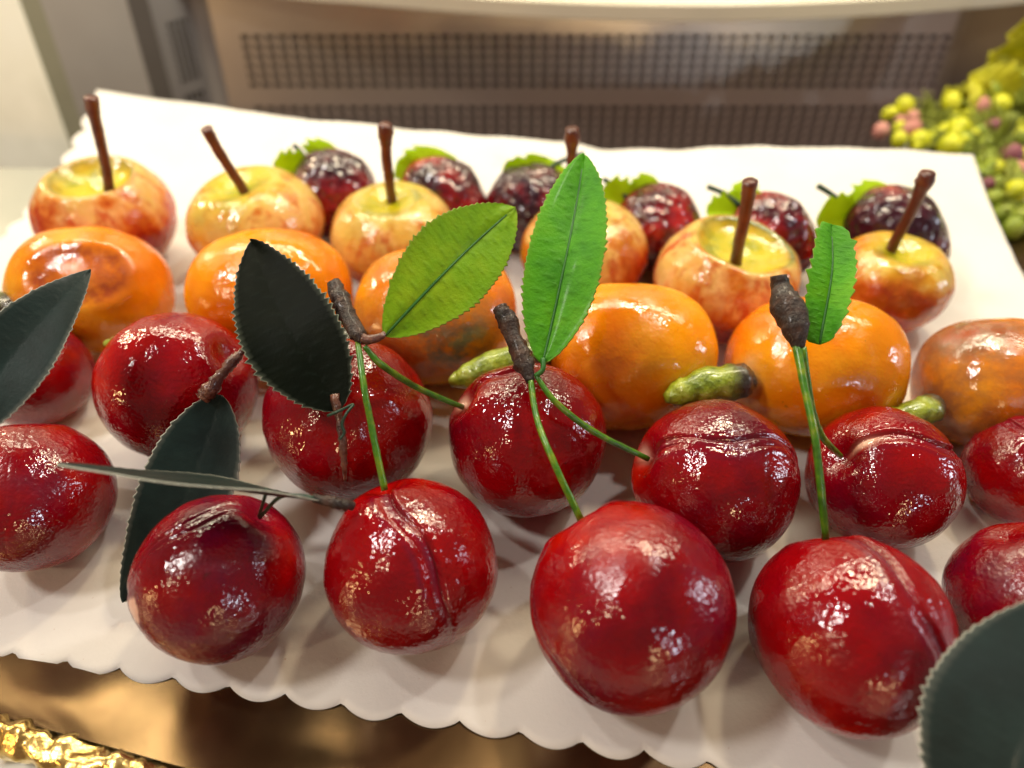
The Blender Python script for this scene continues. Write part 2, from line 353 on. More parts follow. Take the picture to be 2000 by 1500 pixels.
# ------------------------------------------------------------ back wall with perforated grilles
YB = 50.0
n_w = Vector((0, -math.cos(LEAN), math.sin(LEAN)))
def wall_pt(x, s, off=0): return Vector((x, YB, 0)) + WD*s + n_w*off
def to_ws(px, py):
    p = at_wall(px, py, YB); return p.x, (p-Vector((0, YB, 0))).dot(WD)
corner_l = at_wall(402, 60, YB).x; corner_r = at_wall(1885, 60, YB).x
back = root('case_back_panel', (0, YB, -14))
bands = []
for (pa, pb, rows, x0p, x1p) in (((1160, 64), (1160, 174), 6, 488, 1832), ((1160, 204), (1160, 340), 8, 494, 1815)):
    s1 = to_ws(*pa)[1]; s0 = to_ws(*pb)[1]; x0 = to_ws(x0p, pa[1]+10)[0]; x1 = to_ws(x1p, pa[1]+10)[0]; bands.append((x0, x1, s0, s1, rows))
X0 = min(b_[0] for b_ in bands); X1 = max(b_[1] for b_ in bands)
bands = [(X0, X1, b_[2], b_[3], b_[4]) for b_ in bands]
def rect(V, Fc, x0, x1, s0, s1, off=0, th=.15):
    k = len(V)
    for o_ in (off, off-th):
        V += [wall_pt(x0, s0, o_), wall_pt(x1, s0, o_), wall_pt(x1, s1, o_), wall_pt(x0, s1, o_)]
    Fc += [(k, k+1, k+2, k+3), (k+7, k+6, k+5, k+4), (k, k+4, k+5, k+1), (k+1, k+5, k+6, k+2), (k+2, k+6, k+7, k+3), (k+3, k+7, k+4, k)]
V, Fc = [], []
top, bot = 40, -14
rect(V, Fc, corner_l, X0, bot, top); rect(V, Fc, X1, corner_r, bot, top)
ss = [bot, bands[1][2], bands[1][3], bands[0][2], bands[0][3], top]
rect(V, Fc, X0, X1, ss[0], ss[1]); rect(V, Fc, X0, X1, ss[2], ss[3]); rect(V, Fc, X0, X1, ss[4], ss[5])
mesh('sheet_metal', V, Fc, 'steel', back, smooth=False)
def lattice(x0, x1, s0, s1, nx, ns, bar, wp, th=.3):
    V, Fc = [], []; cx = (x1-x0)/nx; cs = (s1-s0)/ns
    for i in range(nx):
        for j in range(ns):
            a, b_, c_, d = x0+i*cx, x0+(i+1)*cx, s0+j*cs, s0+(j+1)*cs; h = bar/2; k = len(V)
            for (xx, s_, o_) in ((a, c_, 0), (b_, c_, 0), (b_, d, 0), (a, d, 0), (a+h, c_+h, 0), (b_-h, c_+h, 0), (b_-h, d-h, 0), (a+h, d-h, 0), (a+h, c_+h, -th), (b_-h, c_+h, -th), (b_-h, d-h, -th), (a+h, d-h, -th)):
                V.append(wp(xx, s_, o_))
            for q in range(4):
                r = (q+1) % 4; Fc.append((k+q, k+r, k+4+r, k+4+q)); Fc.append((k+4+q, k+4+r, k+8+r, k+8+q))
    return V, Fc
for (x0, x1, s0, s1, rows) in bands:
    V, Fc = lattice(x0, x1, s0, s1, 57, rows, .29, wall_pt); mesh('grille', V, Fc, 'steel', back, smooth=False)
V, Fc = [], []; rect(V, Fc, X0-1, X1+1, bot, 20, off=-1.6); mesh('backing', V, Fc, 'black_void', back, smooth=False)
tag(back, 'steel rear panel of the display case with two long bands of square air holes', 'back panel')

# left side of the case, made of upright strips that follow the same lean
def edge(px, yb, s): return at_wall(px, 0, yb) + WD*(s-(at_wall(px, 0, yb)-Vector((0, yb, 0))).dot(WD))
side = root('case_side_wall', edge(285, 47, -14))
E_ = [(402, 50.0), (372, 49.4), (288, 47.2), (246, 46.2), (78, 42.6), (38, 41.8)]
def strip(a, b_, name, mat, parent=None):
    P = [edge(*a, -14), edge(*b_, -14), edge(*b_, 40), edge(*a, 40)]; return quad(name, P, mat, parent, thick=.12)
strip(E_[0], E_[1], 'corner_trim', 'grey_panel', side)
A0, B0 = edge(*E_[1], 0), edge(*E_[2], 0)
def side_pt(t, s, off=0):
    d = (B0-A0); nn = d.cross(WD).normalized(); nn = nn if nn.y < 0 else -nn; return A0+d*t+WD*s+nn*off
def srect(t0, t1, s0, s1, V, Fc):
    k = len(V)
    for o_ in (0, -.15): V += [side_pt(t0, s0, o_), side_pt(t1, s0, o_), side_pt(t1, s1, o_), side_pt(t0, s1, o_)]
    Fc += [(k, k+1, k+2, k+3), (k+7, k+6, k+5, k+4), (k, k+4, k+5, k+1), (k+1, k+5, k+6, k+2), (k+2, k+6, k+7, k+3), (k+3, k+7, k+4, k)]
def sfind(px, py, t):   # s on the side strip at image height py
    best = min((i*.05 for i in range(-280, 400)), key=lambda s_: abs(proj(side_pt(t, s_))[1]-py)); return best
def proj(p):
    d = p-Vector((0, 0, CH)); dz = d.y*math.cos(Q)-d.z*math.sin(Q); yy = d.y*math.sin(Q)+d.z*math.cos(Q)
    return 1000+F*d.x/dz, 750-F*yy/dz
ta, tb = .18, .72
g1, g0 = sfind(0, 38, .5), sfind(0, 160, .5); g3 = sfind(0, 178, .5); g2 = g3-4.2
V, Fc = [], []
srect(0, ta, -14, 40, V, Fc); srect(tb, 1, -14, 40, V, Fc); srect(ta, tb, -14, g2, V, Fc); srect(ta, tb, g3, g0, V, Fc); srect(ta, tb, g1, 40, V, Fc)
mesh('sheet_metal', V, Fc, 'dull_steel', side, smooth=False)
for a_, b_, ns in ((g0, g1, 8), (g2, g3, 6)):
    V, Fc = lattice(ta, tb, a_, b_, 4, ns, .0, side_pt)
    V, Fc = [], []
    for i in range(4):
        for j in range(ns):
            a, b2, c_, d = ta+(tb-ta)*i/4, ta+(tb-ta)*(i+1)/4, a_+(b_-a_)*j/ns, a_+(b_-a_)*(j+1)/ns; ht = (tb-ta)/4*.16; hs = (b_-a_)/ns*.16; k = len(V)
            for (xx, s_, o_) in ((a, c_, 0), (b2, c_, 0), (b2, d, 0), (a, d, 0), (a+ht, c_+hs, 0), (b2-ht, c_+hs, 0), (b2-ht, d-hs, 0), (a+ht, d-hs, 0), (a+ht, c_+hs, -.06), (b2-ht, c_+hs, -.06), (b2-ht, d-hs, -.06), (a+ht, d-hs, -.2)):
                V.append(side_pt(xx, s_, o_))
            for q in range(4):
                r = (q+1) % 4; Fc.append((k+q, k+r, k+4+r, k+4+q)); Fc.append((k+4+q, k+4+r, k+8+r, k+8+q))
    mesh('grille', V, Fc, 'dull_steel', side, smooth=False)
mesh('backing', [side_pt(0, -14, -1), side_pt(1, -14, -1), side_pt(1, 40, -1), side_pt(0, 40, -1)], [(0, 1, 2, 3)], 'black_void', side, smooth=False)
strip(E_[2], E_[3], 'dark_gap', 'dark_steel', side)
strip(E_[3], E_[4], 'grey_panel', 'grey_panel', side)
strip(E_[4], E_[5], 'frame_post', 'olive_frame', side)
tag(side, 'grey side wall of the display case with a small square air grille', 'side wall')
_b = M['milky_panel'].node_tree.nodes['Principled BSDF']; _b.inputs['Emission Color'].default_value = (1, .95, .72, 1); _b.inputs['Emission Strength'].default_value = .22  # weak cream emission added so the pane looks brightly lit
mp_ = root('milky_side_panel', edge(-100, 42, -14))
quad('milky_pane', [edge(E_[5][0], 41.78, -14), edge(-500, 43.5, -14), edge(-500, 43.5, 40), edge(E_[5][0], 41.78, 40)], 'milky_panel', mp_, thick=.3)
tag(mp_, 'pale cream panel with an added faint glow at the far left end of the case', 'panel')
rw = root('case_right_wall', edge(1990, 47, -14))
strip((1885, 50.0), (1902, 49.6), 'corner_trim', 'grey_panel', rw); strip((1902, 49.6), (2300, 42.0), 'side_panel', 'dull_steel', rw)
tag(rw, 'dark grey right side wall of the case behind the berry bouquet', 'side wall')

# curved cream shelf above
pts = [(-100, -75), (200, -40), (560, 0), (700, 12), (900, 29), (1100, 41), (1300, 46), (1500, 44), (1700, 35), (1850, 24), (2000, 10), (2300, -30)]
zb = 3.2; th = 1.15
fr = catmull([at_z(px, py, zb) for px, py in pts], 5); V, Fc = [], []; n_ = len(fr)
for p in fr: V += [p+Vector((0, .25, 0)), p+Vector((0, 0, .12)), p+Vector((0, 0, th-.2)), p+Vector((0, .22, th)), Vector((p.x, 50.3, th+zb)), Vector((p.x, 50.2, zb))]
for i in range(n_-1):
    for q in range(6):
        r = (q+1) % 6; Fc.append((i*6+q, i*6+r, i*6+6+r, i*6+6+q))
sh = mesh('curved_shelf', V, Fc, 'cream_enamel', smooth=False, loc=(0, 45, zb)); tag(sh, 'cream curved shelf edge running across the top of the picture', 'shelf')

# ------------------------------------------------------------ fruits
def solve(px, py, w, asp=1.0):
    r = 2.0
    for _ in range(40):
        p = at_z(px, py, r*asp+.04); t = (r*asp+.04-CH)/ray(px, py).z
        r = w*t/(F*math.sqrt(1+((px-1000)/F)**2)*1.02)
    return p, r
def surf(c_, r, px, py, rz=None):
    d = ray(px, py).normalized(); o = Vector((0, 0, CH)); oc = o-c_; b_ = d.dot(oc); cc = oc.dot(oc)-r*r; disc = b_*b_-cc
    if disc < 0:
        p = o+d*(-b_); return c_+(p-c_).normalized()*r
    return o+d*(-b_-math.sqrt(disc))

CH_DATA = [  # px, py, half width px, stem px, crease px, purple, label
 (62, 968, 180, (60, 815), (25, 880), .7, 'red cherry cut by the left edge of the picture, in the front row'),
 (432, 1128, 177, (513, 1000), (330, 1035), .9, 'front-row red cherry with wire stems on top and a pale spot on its left'),
 (805, 1103, 172, (748, 948), (810, 1070), .1, 'front red cherry with a double crease running straight down its face'),
 (1232, 1180, 204, (1125, 1000), (1045, 1190), .7, 'largest front red cherry, green stem at its upper left and crease along its left edge'),
 (1657, 1232, 211, (1608, 1035), (1790, 1150), .2, 'big front red cherry at the right with a long crease down its right side'),
 (2010, 1172, 186, (1960, 1040), (2100, 1100), .8, 'purple-red cherry at the right edge just above the dark corner leaf'),
 (62, 728, 132, (20, 640), (140, 660), .9, 'dull purple-red cherry half hidden behind the grey-green leaf at the left'),
 (350, 756, 165, (450, 690), (515, 800), .5, 'glossy dark red cherry at the left with a knobbly brown twig on it'),
 (682, 818, 167, (660, 700), (655, 880), .3, 'red cherry behind the black leaf with a thin brown twig down its front'),
 (1030, 858, 155, (905, 780), (1050, 715), .1, 'bright red cherry in the middle under the dark bark twig'),
 (1395, 937, 167, (1255, 893), (1440, 850), .5, 'second-row red cherry with a stem in its left side and creases across its top'),
 (1720, 933, 159, (1633, 888), (1745, 850), .3, 'red cherry in the second row with a pale split at its top by the stem'),
 (2003, 922, 138, (1930, 810), (1960, 825), .6, 'small red cherry at the right edge beneath the brown-stained loquat'),
]
CH_POS = []
for ci, (px, py, w, stp, crp, pur, lab) in enumerate(CH_DATA):
    c_, r = solve(px, py, w); CH_POS.append((c_, r)); sd = ci*5.3
    sp_ = surf(c_, r, *stp); zx = (sp_-c_).normalized(); cx = surf(c_, r, *crp)-c_; xx = (cx-zx*cx.dot(zx)).normalized(); yy = zx.cross(xx)
    A_, Fc = sphere_grid(84, 130, 1.8); V = []; st_ = []; pl_ = []
    for (t, p) in A_:
        u_ = sdir(t, p); wob = .10*math.sin(2.2*t+sd)+.05*math.sin(5*t+sd*2)
        d = (p-wob*(1 if abs(p) < 2 else 0))*math.sin(t); fade = 1/(1+math.exp((t-2.3)*9)) * (1-.75*G(t, .12))
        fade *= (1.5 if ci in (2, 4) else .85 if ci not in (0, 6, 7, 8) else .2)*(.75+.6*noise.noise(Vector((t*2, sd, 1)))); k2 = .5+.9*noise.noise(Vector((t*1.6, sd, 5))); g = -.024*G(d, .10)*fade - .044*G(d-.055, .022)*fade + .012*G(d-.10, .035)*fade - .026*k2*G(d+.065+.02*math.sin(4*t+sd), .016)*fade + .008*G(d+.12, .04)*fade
        dim = -.13*G(t, .20) + .02*G(t-.38, .14)
        if ci == 11: g *= 1.5; dim = -.22*G(t, .26)
        lump = .030*noise.noise(u_*1.3+Vector((sd, 0, 0)))+.011*noise.noise(u_*4+Vector((0, sd, 0)))+.0035*noise.noise(u_*11+Vector((0, 0, sd)))
        rr = r*(1+g+dim+lump)
        w_ = (xx*u_.x+yy*u_.y+zx*u_.z)
        P = c_+Vector((w_.x*rr, w_.y*rr, w_.z*rr)); P.z = max(P.z, .05 + .002*P.z)
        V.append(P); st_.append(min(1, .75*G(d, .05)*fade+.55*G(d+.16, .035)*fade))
        pa = 0.0
        if ci == 1: pa = 1 if (w_-(surf(c_, r, 262, 1190)-c_).normalized()).length < .14+.05*noise.noise(u_*9) else 0
        if ci == 11: pa = G(d, .05)*G(t-.38, .2)*1.3
        if ci in (9, 10): pa = .9*G((u_-Vector((-.1, .12, 1)).normalized()).length-.0, .10)
        pl_.append(min(1, pa))
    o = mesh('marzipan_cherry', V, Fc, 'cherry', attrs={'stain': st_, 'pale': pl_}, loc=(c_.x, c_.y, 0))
    o.color = (pur, (.9, .9, .15, 1.0, 1.0, .9, .9, .3, .5, .0, .5, .35, .3)[ci], 0, 1); tag(o, lab, 'cherry', 'glossy red marzipan cherries')

LQ_DATA = [ # px, py, half width, stain, crater, tilt, label
 (187, 563, 168, .15, 'orange loquat at the far left with a large glossy brown hollow in its side', 10),
 (535, 573, 162, .0, 'clean bright yellow-orange loquat behind the black leaf', -4),
 (852, 612, 160, .6, 'orange loquat behind the olive green leaf, with gold flecks and dark mould-like spots', 12),
 (1222, 690, 171, .05, 'clean deep orange loquat right of the bright green upright leaf', 6),
 (1588, 710, 181, .05, 'yellow-orange loquat with pale unpainted patches by its stubby green stalk', 8),
 (1945, 742, 186, 1.0, 'orange loquat at the right edge covered with brown and grey stains', -8),
]
for li, (px, py, w, stn, lab, tilt) in enumerate(LQ_DATA):
    c_, a = solve(px, py, w, .85); bb = a*.85; c_.y -= .15; cz = c_.z; sd = li*7.7
    rt = root('marzipan_loquat', (c_.x, c_.y, 0))
    ang = math.radians(tilt); cb = Vector((px, py, 0))
    A_, Fc = sphere_grid(70, 90); V = []; st_ = []; gr_ = []; pa_ = []
    crd = {0: (145, 530), 5: (1900, 650), 2: (740, 560)}.get(li)
    cd = (surf(c_, bb*1.1, *crd)-c_).normalized() if crd else None
    for (t, p) in A_:
        u_ = sdir(t, p); X_, Y_, Z_ = u_.z, u_.x, u_.y          # long axis = local X
        e_ = 2.5; k = (abs(X_)**e_+(Y_*Y_+Z_*Z_)**(e_/2))**(-1/e_)
        L = Vector((X_*a*k, Y_*bb*k, Z_*bb*k)); lump = 1+.035*noise.noise(u_*1.2+Vector((sd, 0, 0)))+.010*noise.noise(u_*3.5+Vector((0, sd, 0)))
        st = gr = pa = 0.0; wd = Vector((L.x*math.cos(ang)+L.y*math.sin(ang)*0, L.y, L.z))
        if cd is not None and li == 0:
            q = (L.normalized()-cd); dd = math.sqrt((q.x*.75)**2+(q.y*1.15)**2+(q.z*1.15)**2)+.05*noise.noise(u_*3)
            lump += -.105*(1/(1+math.exp((dd-.50)*16)))+.022*G(dd-.60, .08); st = 1/(1+math.exp((dd-.56)*22))*(.6+.8*G(dd-.46, .13))
        elif cd is not None:
            dd = (L.normalized()-cd).length+.15*noise.noise(u_*3+Vector((sd, 0, 0))); st = .9/(1+math.exp((dd-.5)*14)) if li == 5 else .3*G(dd, .4)
            gr = (1/(1+math.exp((dd-.55)*8)))*.7 if li == 5 else 0
        if li == 2: gr = 1.4*G((L.normalized()-(surf(c_, bb, 880, 668)-c_).normalized()).length, .50)
        if li == 4: pa = .9*G((L.normalized()-Vector((-1, -.35, .12)).normalized()).length+.12*noise.noise(u_*5), .17)
        P = c_+Vector((L.x, L.y, L.z))*lump
        P.z = max(P.z, .05+.002*P.z); V.append(P); st_.append(min(1, st)); gr_.append(min(1, gr)); pa_.append(pa)
    o = mesh('fruit_body', V, Fc, 'loquat', rt, attrs={'stain': st_, 'grey': gr_, 'pale': pa_}, loc=(c_.x, c_.y, c_.z)); o.color = (stn, random.random(), 0, 1)
    SK = {0: ((40, 610), (-30, 595), (-60, 600)), 1: ((385, 640), (300, 665), (205, 672)), 2: ((715, 660), (620, 672), (500, 676)),
          3: ((1075, 695), (985, 712), (878, 748)), 4: ((1466, 742), (1385, 752), (1298, 778)), 5: ((1828, 795), (1790, 806), (1710, 835))}[li]
    dep = {0: 21.6, 1: 20.4, 2: 20.2, 3: 19.6, 4: 18.9, 5: 19.0}[li]
    P3 = [at_d(SK[0][0], SK[0][1], dep+.25), at_d(SK[1][0], SK[1][1], dep-.15), at_d(SK[2][0], SK[2][1], dep-.2)]
    P3 = catmull(P3, 4); R = [.30, .50, .53, .50, .47, .46, .42, .34, .12]
    if li in (1, 2): R = [x*.75 for x in R]
    if li in (5,): R = [x*.8 for x in R]
    V, Fc = tube_data(P3, R, 16, 4, .20, li*3)
    n_ring = len(V)//16; ed = [max(0, min(1, (1-(i//16)/(n_ring*.38))*2.2+.5*noise.noise(V[i]*2.5))) if (i//16)/n_ring < .40 else 0 for i in range(len(V))]
    s_ = mesh('stalk', V, Fc, 'stalk', rt, attrs={'edge': ed}, loc=P3[0])
    tag(rt, lab, 'loquat', 'orange marzipan loquats')

AP_DATA = [ # px, py, hw, cup radius, stem base px, stem tip px, stem height, knob, label
 (207, 430, 152, .55, (213, 370), (180, 190), 'leftmost marzipan apple with a ringed glossy yellow-green hollow round its stem', 1),
 (500, 445, 140, .0, (480, 382), (404, 252), 'second marzipan apple from the left, its plain brown stem leaning far left', 0),
 (768, 470, 127, .0, (765, 392), (751, 243), 'pale cream marzipan apple with green crown and upright knobbed stem', 2),
 (1140, 503, 128, .0, (1118, 395), (1115, 252), 'streaked marzipan apple mostly hidden behind the upright bright green leaf', 2),
 (1418, 556, 148, .62, (1441, 500), (1463, 355), 'marzipan apple with a deep wet-looking yellow hollow edged in green', 1),
 (1738, 560, 131, .0, (1740, 488), (1814, 338), 'rightmost marzipan apple, red below, its thick knobbed stem leaning right', 2),
]
for ai, (px, py, w, cup, sb, stp, lab, knob) in enumerate(AP_DATA):
    c_, r = solve(px, py, w, .84); c_.y += .2; h = r*.84; sd = ai*3.9
    rt = root('marzipan_apple', (c_.x, c_.y, 0)); A_, Fc = sphere_grid(84, 96); V = []; cu = []; ri = []
    lean = Vector((0, 0, 1)); offx = (sb[0]-px)/F*25; offy = 0.0
    for (t, p) in A_:
        u_ = sdir(t, p); rho = math.sin(t)**.9*r*(1-.10*max(0, -u_.z)); z = h*u_.z
        rho *= 1+.012*math.sin(5*p+sd)*max(0, -u_.z)
        P = Vector((rho*math.cos(p), rho*math.sin(p), z)); q = math.hypot(P.x-offx*.8, P.y) if u_.z > 0 else 9
        if cup and u_.z > 0:
            R0 = cup*r*(1+.12*noise.noise(Vector((math.cos(p), math.sin(p), sd)))); f_ = 1/(1+math.exp((q-R0)*6))
            P.z -= f_*(.42*r)*(.55+.45*(1-min(1, q/R0))) - (h-h)*0; P.z += .07*r*G(q-R0*1.12, .14*r)
            cu.append(f_ if ai != 5 else f_*.55); ri.append(G(q-R0*1.03, .10)*(.9 if ai != 0 else .6)*(1 if ai != 4 else max(.15, math.cos(p-.7)+.4)))
            ri[-1] = min(1, ri[-1])
        else:
            f_ = G(q, .42*r); P.z -= .26*r*f_; cu.append(min(1, 1.2*G(q, .62*r*(1+.4*noise.noise(u_*2.5+Vector((sd, 0, 0))))))); ri.append(.35*G(q-.45*r, .12) if ai == 2 else 0)
        P *= 1+.03*noise.noise(u_*1.3+Vector((sd, 0, 0)))+.010*noise.noise(u_*4+Vector((0, sd, 0)))
        P += c_; P.z = max(P.z, .05+.002*P.z); V.append(P)
    ap = mesh('fruit_body', V, Fc, 'apple', rt, attrs={'cup': cu, 'ring': ri}, loc=c_); ap.color = ((.35, .02, .0, .25, .22, .42)[ai], 0, 0, 1)
    zb_ = c_.z+h-.34*r; b3 = at_z(sb[0], sb[1], zb_+.25)
    L_ = {0: 4.5, 1: 3.4, 2: 4.0, 3: 3.6, 4: 3.5, 5: 3.8}[ai]
    t3 = at_z(stp[0], stp[1], b3.z+L_*.9); lim = at_d(stp[0], stp[1], (b3-Vector((0, 0, CH))).dot(Vector((0, math.cos(Q), -math.sin(Q))))-2.2); t3 = lim
    kk = .18
    R = [kk*1.15, kk, kk*.95, kk, kk*1.02, kk*1.1] if knob == 0 else ([kk*1.1, kk, kk, kk*1.05, kk*1.2, kk*1.25] if knob == 1 else [kk*1.1, kk, kk*.98, kk*1.02, kk*1.55, kk*1.25])
    b2 = b3-(t3-b3).normalized()*.35
    tube('stem', [b2.lerp(t3, f)+Vector((.04*math.sin(f*5+ai), 0, 0)) for f in (0, .25, .5, .75, .9, 1)], R, 'apple_stem', rt, 14, 5, .16, ai)
    tag(rt, lab, 'apple', 'marzipan apples with brown stems')

def calyx(parent, base, tips, mat='calyx'):
    for k, (tp, w) in enumerate(tips): leaf('calyx_leaf', base, tp, w, mat, parent, roll=random.uniform(-.3, .3), teeth=4, tooth=.16, q=.45, vein=False, bend=.12)
def leaf(name, base, tip, width, mat, parent, roll=0, teeth=22, tooth=.035, p=.85, q=.8, bend=.0, fold=.10, vein=True, normal=None, sway=0, thick=.03, wave=.02, veinmat='leaf_vein', tw=0, rounded=False):
    base, tip = Vector(base), Vector(tip); ax = (tip-base); L = ax.length; ax.normalize()
    nn = (normal or (Vector((0, 0, CH))-(base+tip)*.5)).normalized(); nn = (nn-ax*nn.dot(ax)).normalized()
    nn = Matrix.Rotation(roll, 3, ax) @ nn; sd_ = nn.cross(ax); ve = []; ns = max(60, teeth*8); VL = [-1, -.965, -.85, -.6, -.35, -.12, -.05, 0, .05, .12, .35, .6, .85, .965, 1]; nv = len(VL)-1; V = []; ed = []
    rs = random.random()*20
    for i in range(ns+1):
        s = i/ns; prof = max(0.0, math.sin(math.pi*min(1, max(0, s))**p))**q
        for j in range(nv+1):
            v_ = VL[j]; tt = s*teeth+(0 if v_ > 0 else .35)+.35*noise.noise(Vector((s*6, rs, v_)));
            saw = (tt-math.floor(tt)); saw = (saw**1.4 if saw < .8 else (1-saw)/.2*.8**1.4) if not rounded else .5-.5*math.cos(2*math.pi*tt); saw *= .35+1.5*abs(noise.noise(Vector((math.floor(tt)*1.7, rs, 5*v_/max(.01, abs(v_))))))*1.3 if not rounded else 1
            w = width*.5*prof*(1+tooth*2*(saw-.5)*abs(v_)**3+.05*noise.noise(Vector((s*3, rs+9, math.copysign(1, v_)))))
            if prof > .01 and tooth: w += width*tooth*.4*(saw-.5)*abs(v_)**3*min(1, prof*4)
            n_off = bend*L*math.sin(math.pi*s)+fold*abs(v_)*w*2+wave*L*noise.noise(Vector((s*2.5, v_*1.2, rs)))
            if abs(v_) < .06 and vein: n_off -= .02
            tws = tw*(s-.5); sdv = sd_*math.cos(tws)+nn*math.sin(tws); nnv = nn*math.cos(tws)-sd_*math.sin(tws)
            V.append(base+ax*(s*L)+sdv*(v_*w+sway*L*math.sin(math.pi*s))+nnv*n_off); ed.append(1.0 if abs(v_) > .99 else (.12 if abs(v_) > .9 else 0)); ph = s*9-abs(v_)*1.6+.25*math.copysign(1, v_)+.12*noise.noise(Vector((s*5, v_*2, rs))); ve.append(max(0, math.cos(2*math.pi*ph))**6*(1-abs(v_))**.4)
    Fc = [(i*(nv+1)+j, i*(nv+1)+j+1, (i+1)*(nv+1)+j+1, (i+1)*(nv+1)+j) for i in range(ns) for j in range(nv)]
    o = mesh(name, V, Fc, mat, parent, attrs={'edge': ed, 'vein': ve}, loc=base, solid=thick)
    if vein:
        mid = [V[i*(nv+1)+nv//2]+nn*.015 for i in range(0, int(ns*.93), max(1, ns//14))]
        VV, FF = tube_data(mid, [.022+.020*(1-k/len(mid)) for k in range(len(mid))], 6, 2)
        me_o = mesh('midrib', VV, FF, veinmat, None, loc=base); me_o.parent = o; me_o.location = (0, 0, 0)
    return o

ST_DATA = [ # px, py, hw, tip px direction (dx,dy), calyx leaf tips, stem tip, label
 (655, 378, 86, (60, 45), [((600, 315), (535, 330), 1.5), ((605, 315), (650, 285), 1.6)], (573, 283), 'leftmost strawberry, smooth dark purple-red with a bright calyx at its left'),
 (868, 392, 86, (60, 40), [((820, 335), (775, 320), 1.3), ((822, 335), (850, 290), 2.0)], (795, 300), 'second strawberry from the left, dimpled, peeking over the pale cream apple'),
 (1045, 405, 85, (60, 40), [((1035, 345), (985, 325), 1.3), ((1038, 345), (1070, 310), 2.0)], (1140, 300), 'blackish strawberry beside the top of the upright bright green leaf'),
 (1288, 445, 84, (55, 55), [((1225, 385), (1175, 375), 1.5), ((1230, 385), (1272, 345), 1.2)], (1178, 350), 'bright red strawberry with black pits behind and between two right-hand apples'),
 (1508, 458, 85, (60, 50), [((1440, 395), (1380, 420), 1.4), ((1442, 400), (1455, 355), 1.1)], (1382, 365), 'red strawberry behind the apple with the wet yellow hollow'),
 (1748, 458, 108, (70, 70), [((1660, 410), (1595, 430), 1.7), ((1660, 410), (1720, 358), 1.4)], (1597, 363), 'rightmost strawberry, largest, near black on its left and red on its right'),
]
for si, (px, py, w, td, cal, stt, lab) in enumerate(ST_DATA):
    c_, r = solve(px, py+16, w*1.04, 1.0); c_.y += .35; sd = si*4.4; rt = root('marzipan_strawberry', (c_.x, c_.y, 0))
    cd_ = (Vector((-.74, .52, .36))).normalized(); zx = -cd_; xx = zx.orthogonal().normalized(); yy = zx.cross(xx)
    A_, Fc = sphere_grid(48, 60); V = []
    for (t, p) in A_:
        u_ = sdir(t, p); k = 1.02-.22*u_.z if u_.z > 0 else 1.02-.05*u_.z**2
        rad = math.sin(t)*r*k*(1+.05*math.sin(3*p+sd)); zz_ = u_.z*r*1.20
        if u_.z < 0: zz_ += .25*r*G(math.sin(t), .35)
        P = c_+(xx*math.cos(p)+yy*math.sin(p))*rad+zx*zz_; P += (P-c_)*(.05*noise.noise(u_*2+Vector((sd, 0, 0))))
        P.z = max(P.z, .05+.002*P.z); V.append(P)
    o = mesh('fruit_body', V, Fc, 'straw', rt, loc=c_); o.color = ((.55, .1, 1.0, .0, .15, .9)[si], 0, 0, 1)
    dd = (c_-Vector((0, 0, CH))).dot(Vector((0, math.cos(Q), -math.sin(Q))))-.5
    for (b_, t_, w_) in cal: leaf('calyx_leaf', at_d(b_[0]+14, b_[1]+16, dd+.3), at_d(t_[0], t_[1]-2, dd+.1), w_*1.05, 'calyx', rt, roll=random.uniform(-.3, .3), teeth=4, tooth=.10, p=1.0, q=.40, rounded=True, vein=False, bend=.06, wave=.06)
    b_ = cal[0][0]; tube('stem', [at_d(b_[0]+6, b_[1]+8, dd+.1), at_d((b_[0]+stt[0])/2, (b_[1]+stt[1])/2-3, dd+.1), at_d(*stt, dd)], [.12, .10, .11], 'dark_wire', rt, 8, 5, .1, si)
    tag(rt, lab, 'strawberry', 'dark marzipan strawberries in the back row')

# ------------------------------------------------------------ twigs and leaves stuck among the cherries
def on(ci, px, py, inn=.12):
    c_, r = CH_POS[ci]; p = surf(c_, r, px, py); return p+(c_-p).normalized()*inn
D3 = at_d
# twig joining cherries 2 and 9
t1 = root('cherry_twig', D3(703, 660, 16.1))
tube('bark_stub', [D3(652, 552, 16.9), D3(665, 585, 16.7), D3(680, 620, 16.4), D3(700, 655, 16.1), D3(700, 668, 16.1)], [.17, .24, .20, .19, .10], 'bark', t1, 12, 6, .42, 1)
tube('bark_link', [D3(697, 655, 16.1), D3(718, 664, 16.05), D3(742, 658, 16.1), D3(752, 650, 16.15)], [.14, .12, .09, .06], 'red_bark', t1, 10, 5, .3, 2)
e1 = on(2, 748, 948)
tube('green_stem', [D3(699, 668, 16.05), D3(712, 760, 15.7), D3(730, 855, 15.8), e1], [.07, .075, .08, .085], 'green_stem', t1, 10, 8, .15, 3)
tube('green_stem', [D3(712, 676, 16.05), D3(745, 712, 16.2), D3(815, 757, 17.2), on(9, 897, 792)], [.065, .085, .08, .07], 'green_stem', t1, 10, 8, .15, 4)
l1 = leaf('leaf', D3(752, 655, 16.15), D3(1006, 405, 18.0), 2.25, 'olive_leaf', t1, roll=.10, teeth=30, tooth=.032, p=.98, q=.66, bend=.05, fold=.04, sway=.02)
tag(t1, 'forked green cherry stem with dark bark stub and a broad olive-green leaf', 'twig', 'leafy twigs joining pairs of cherries')
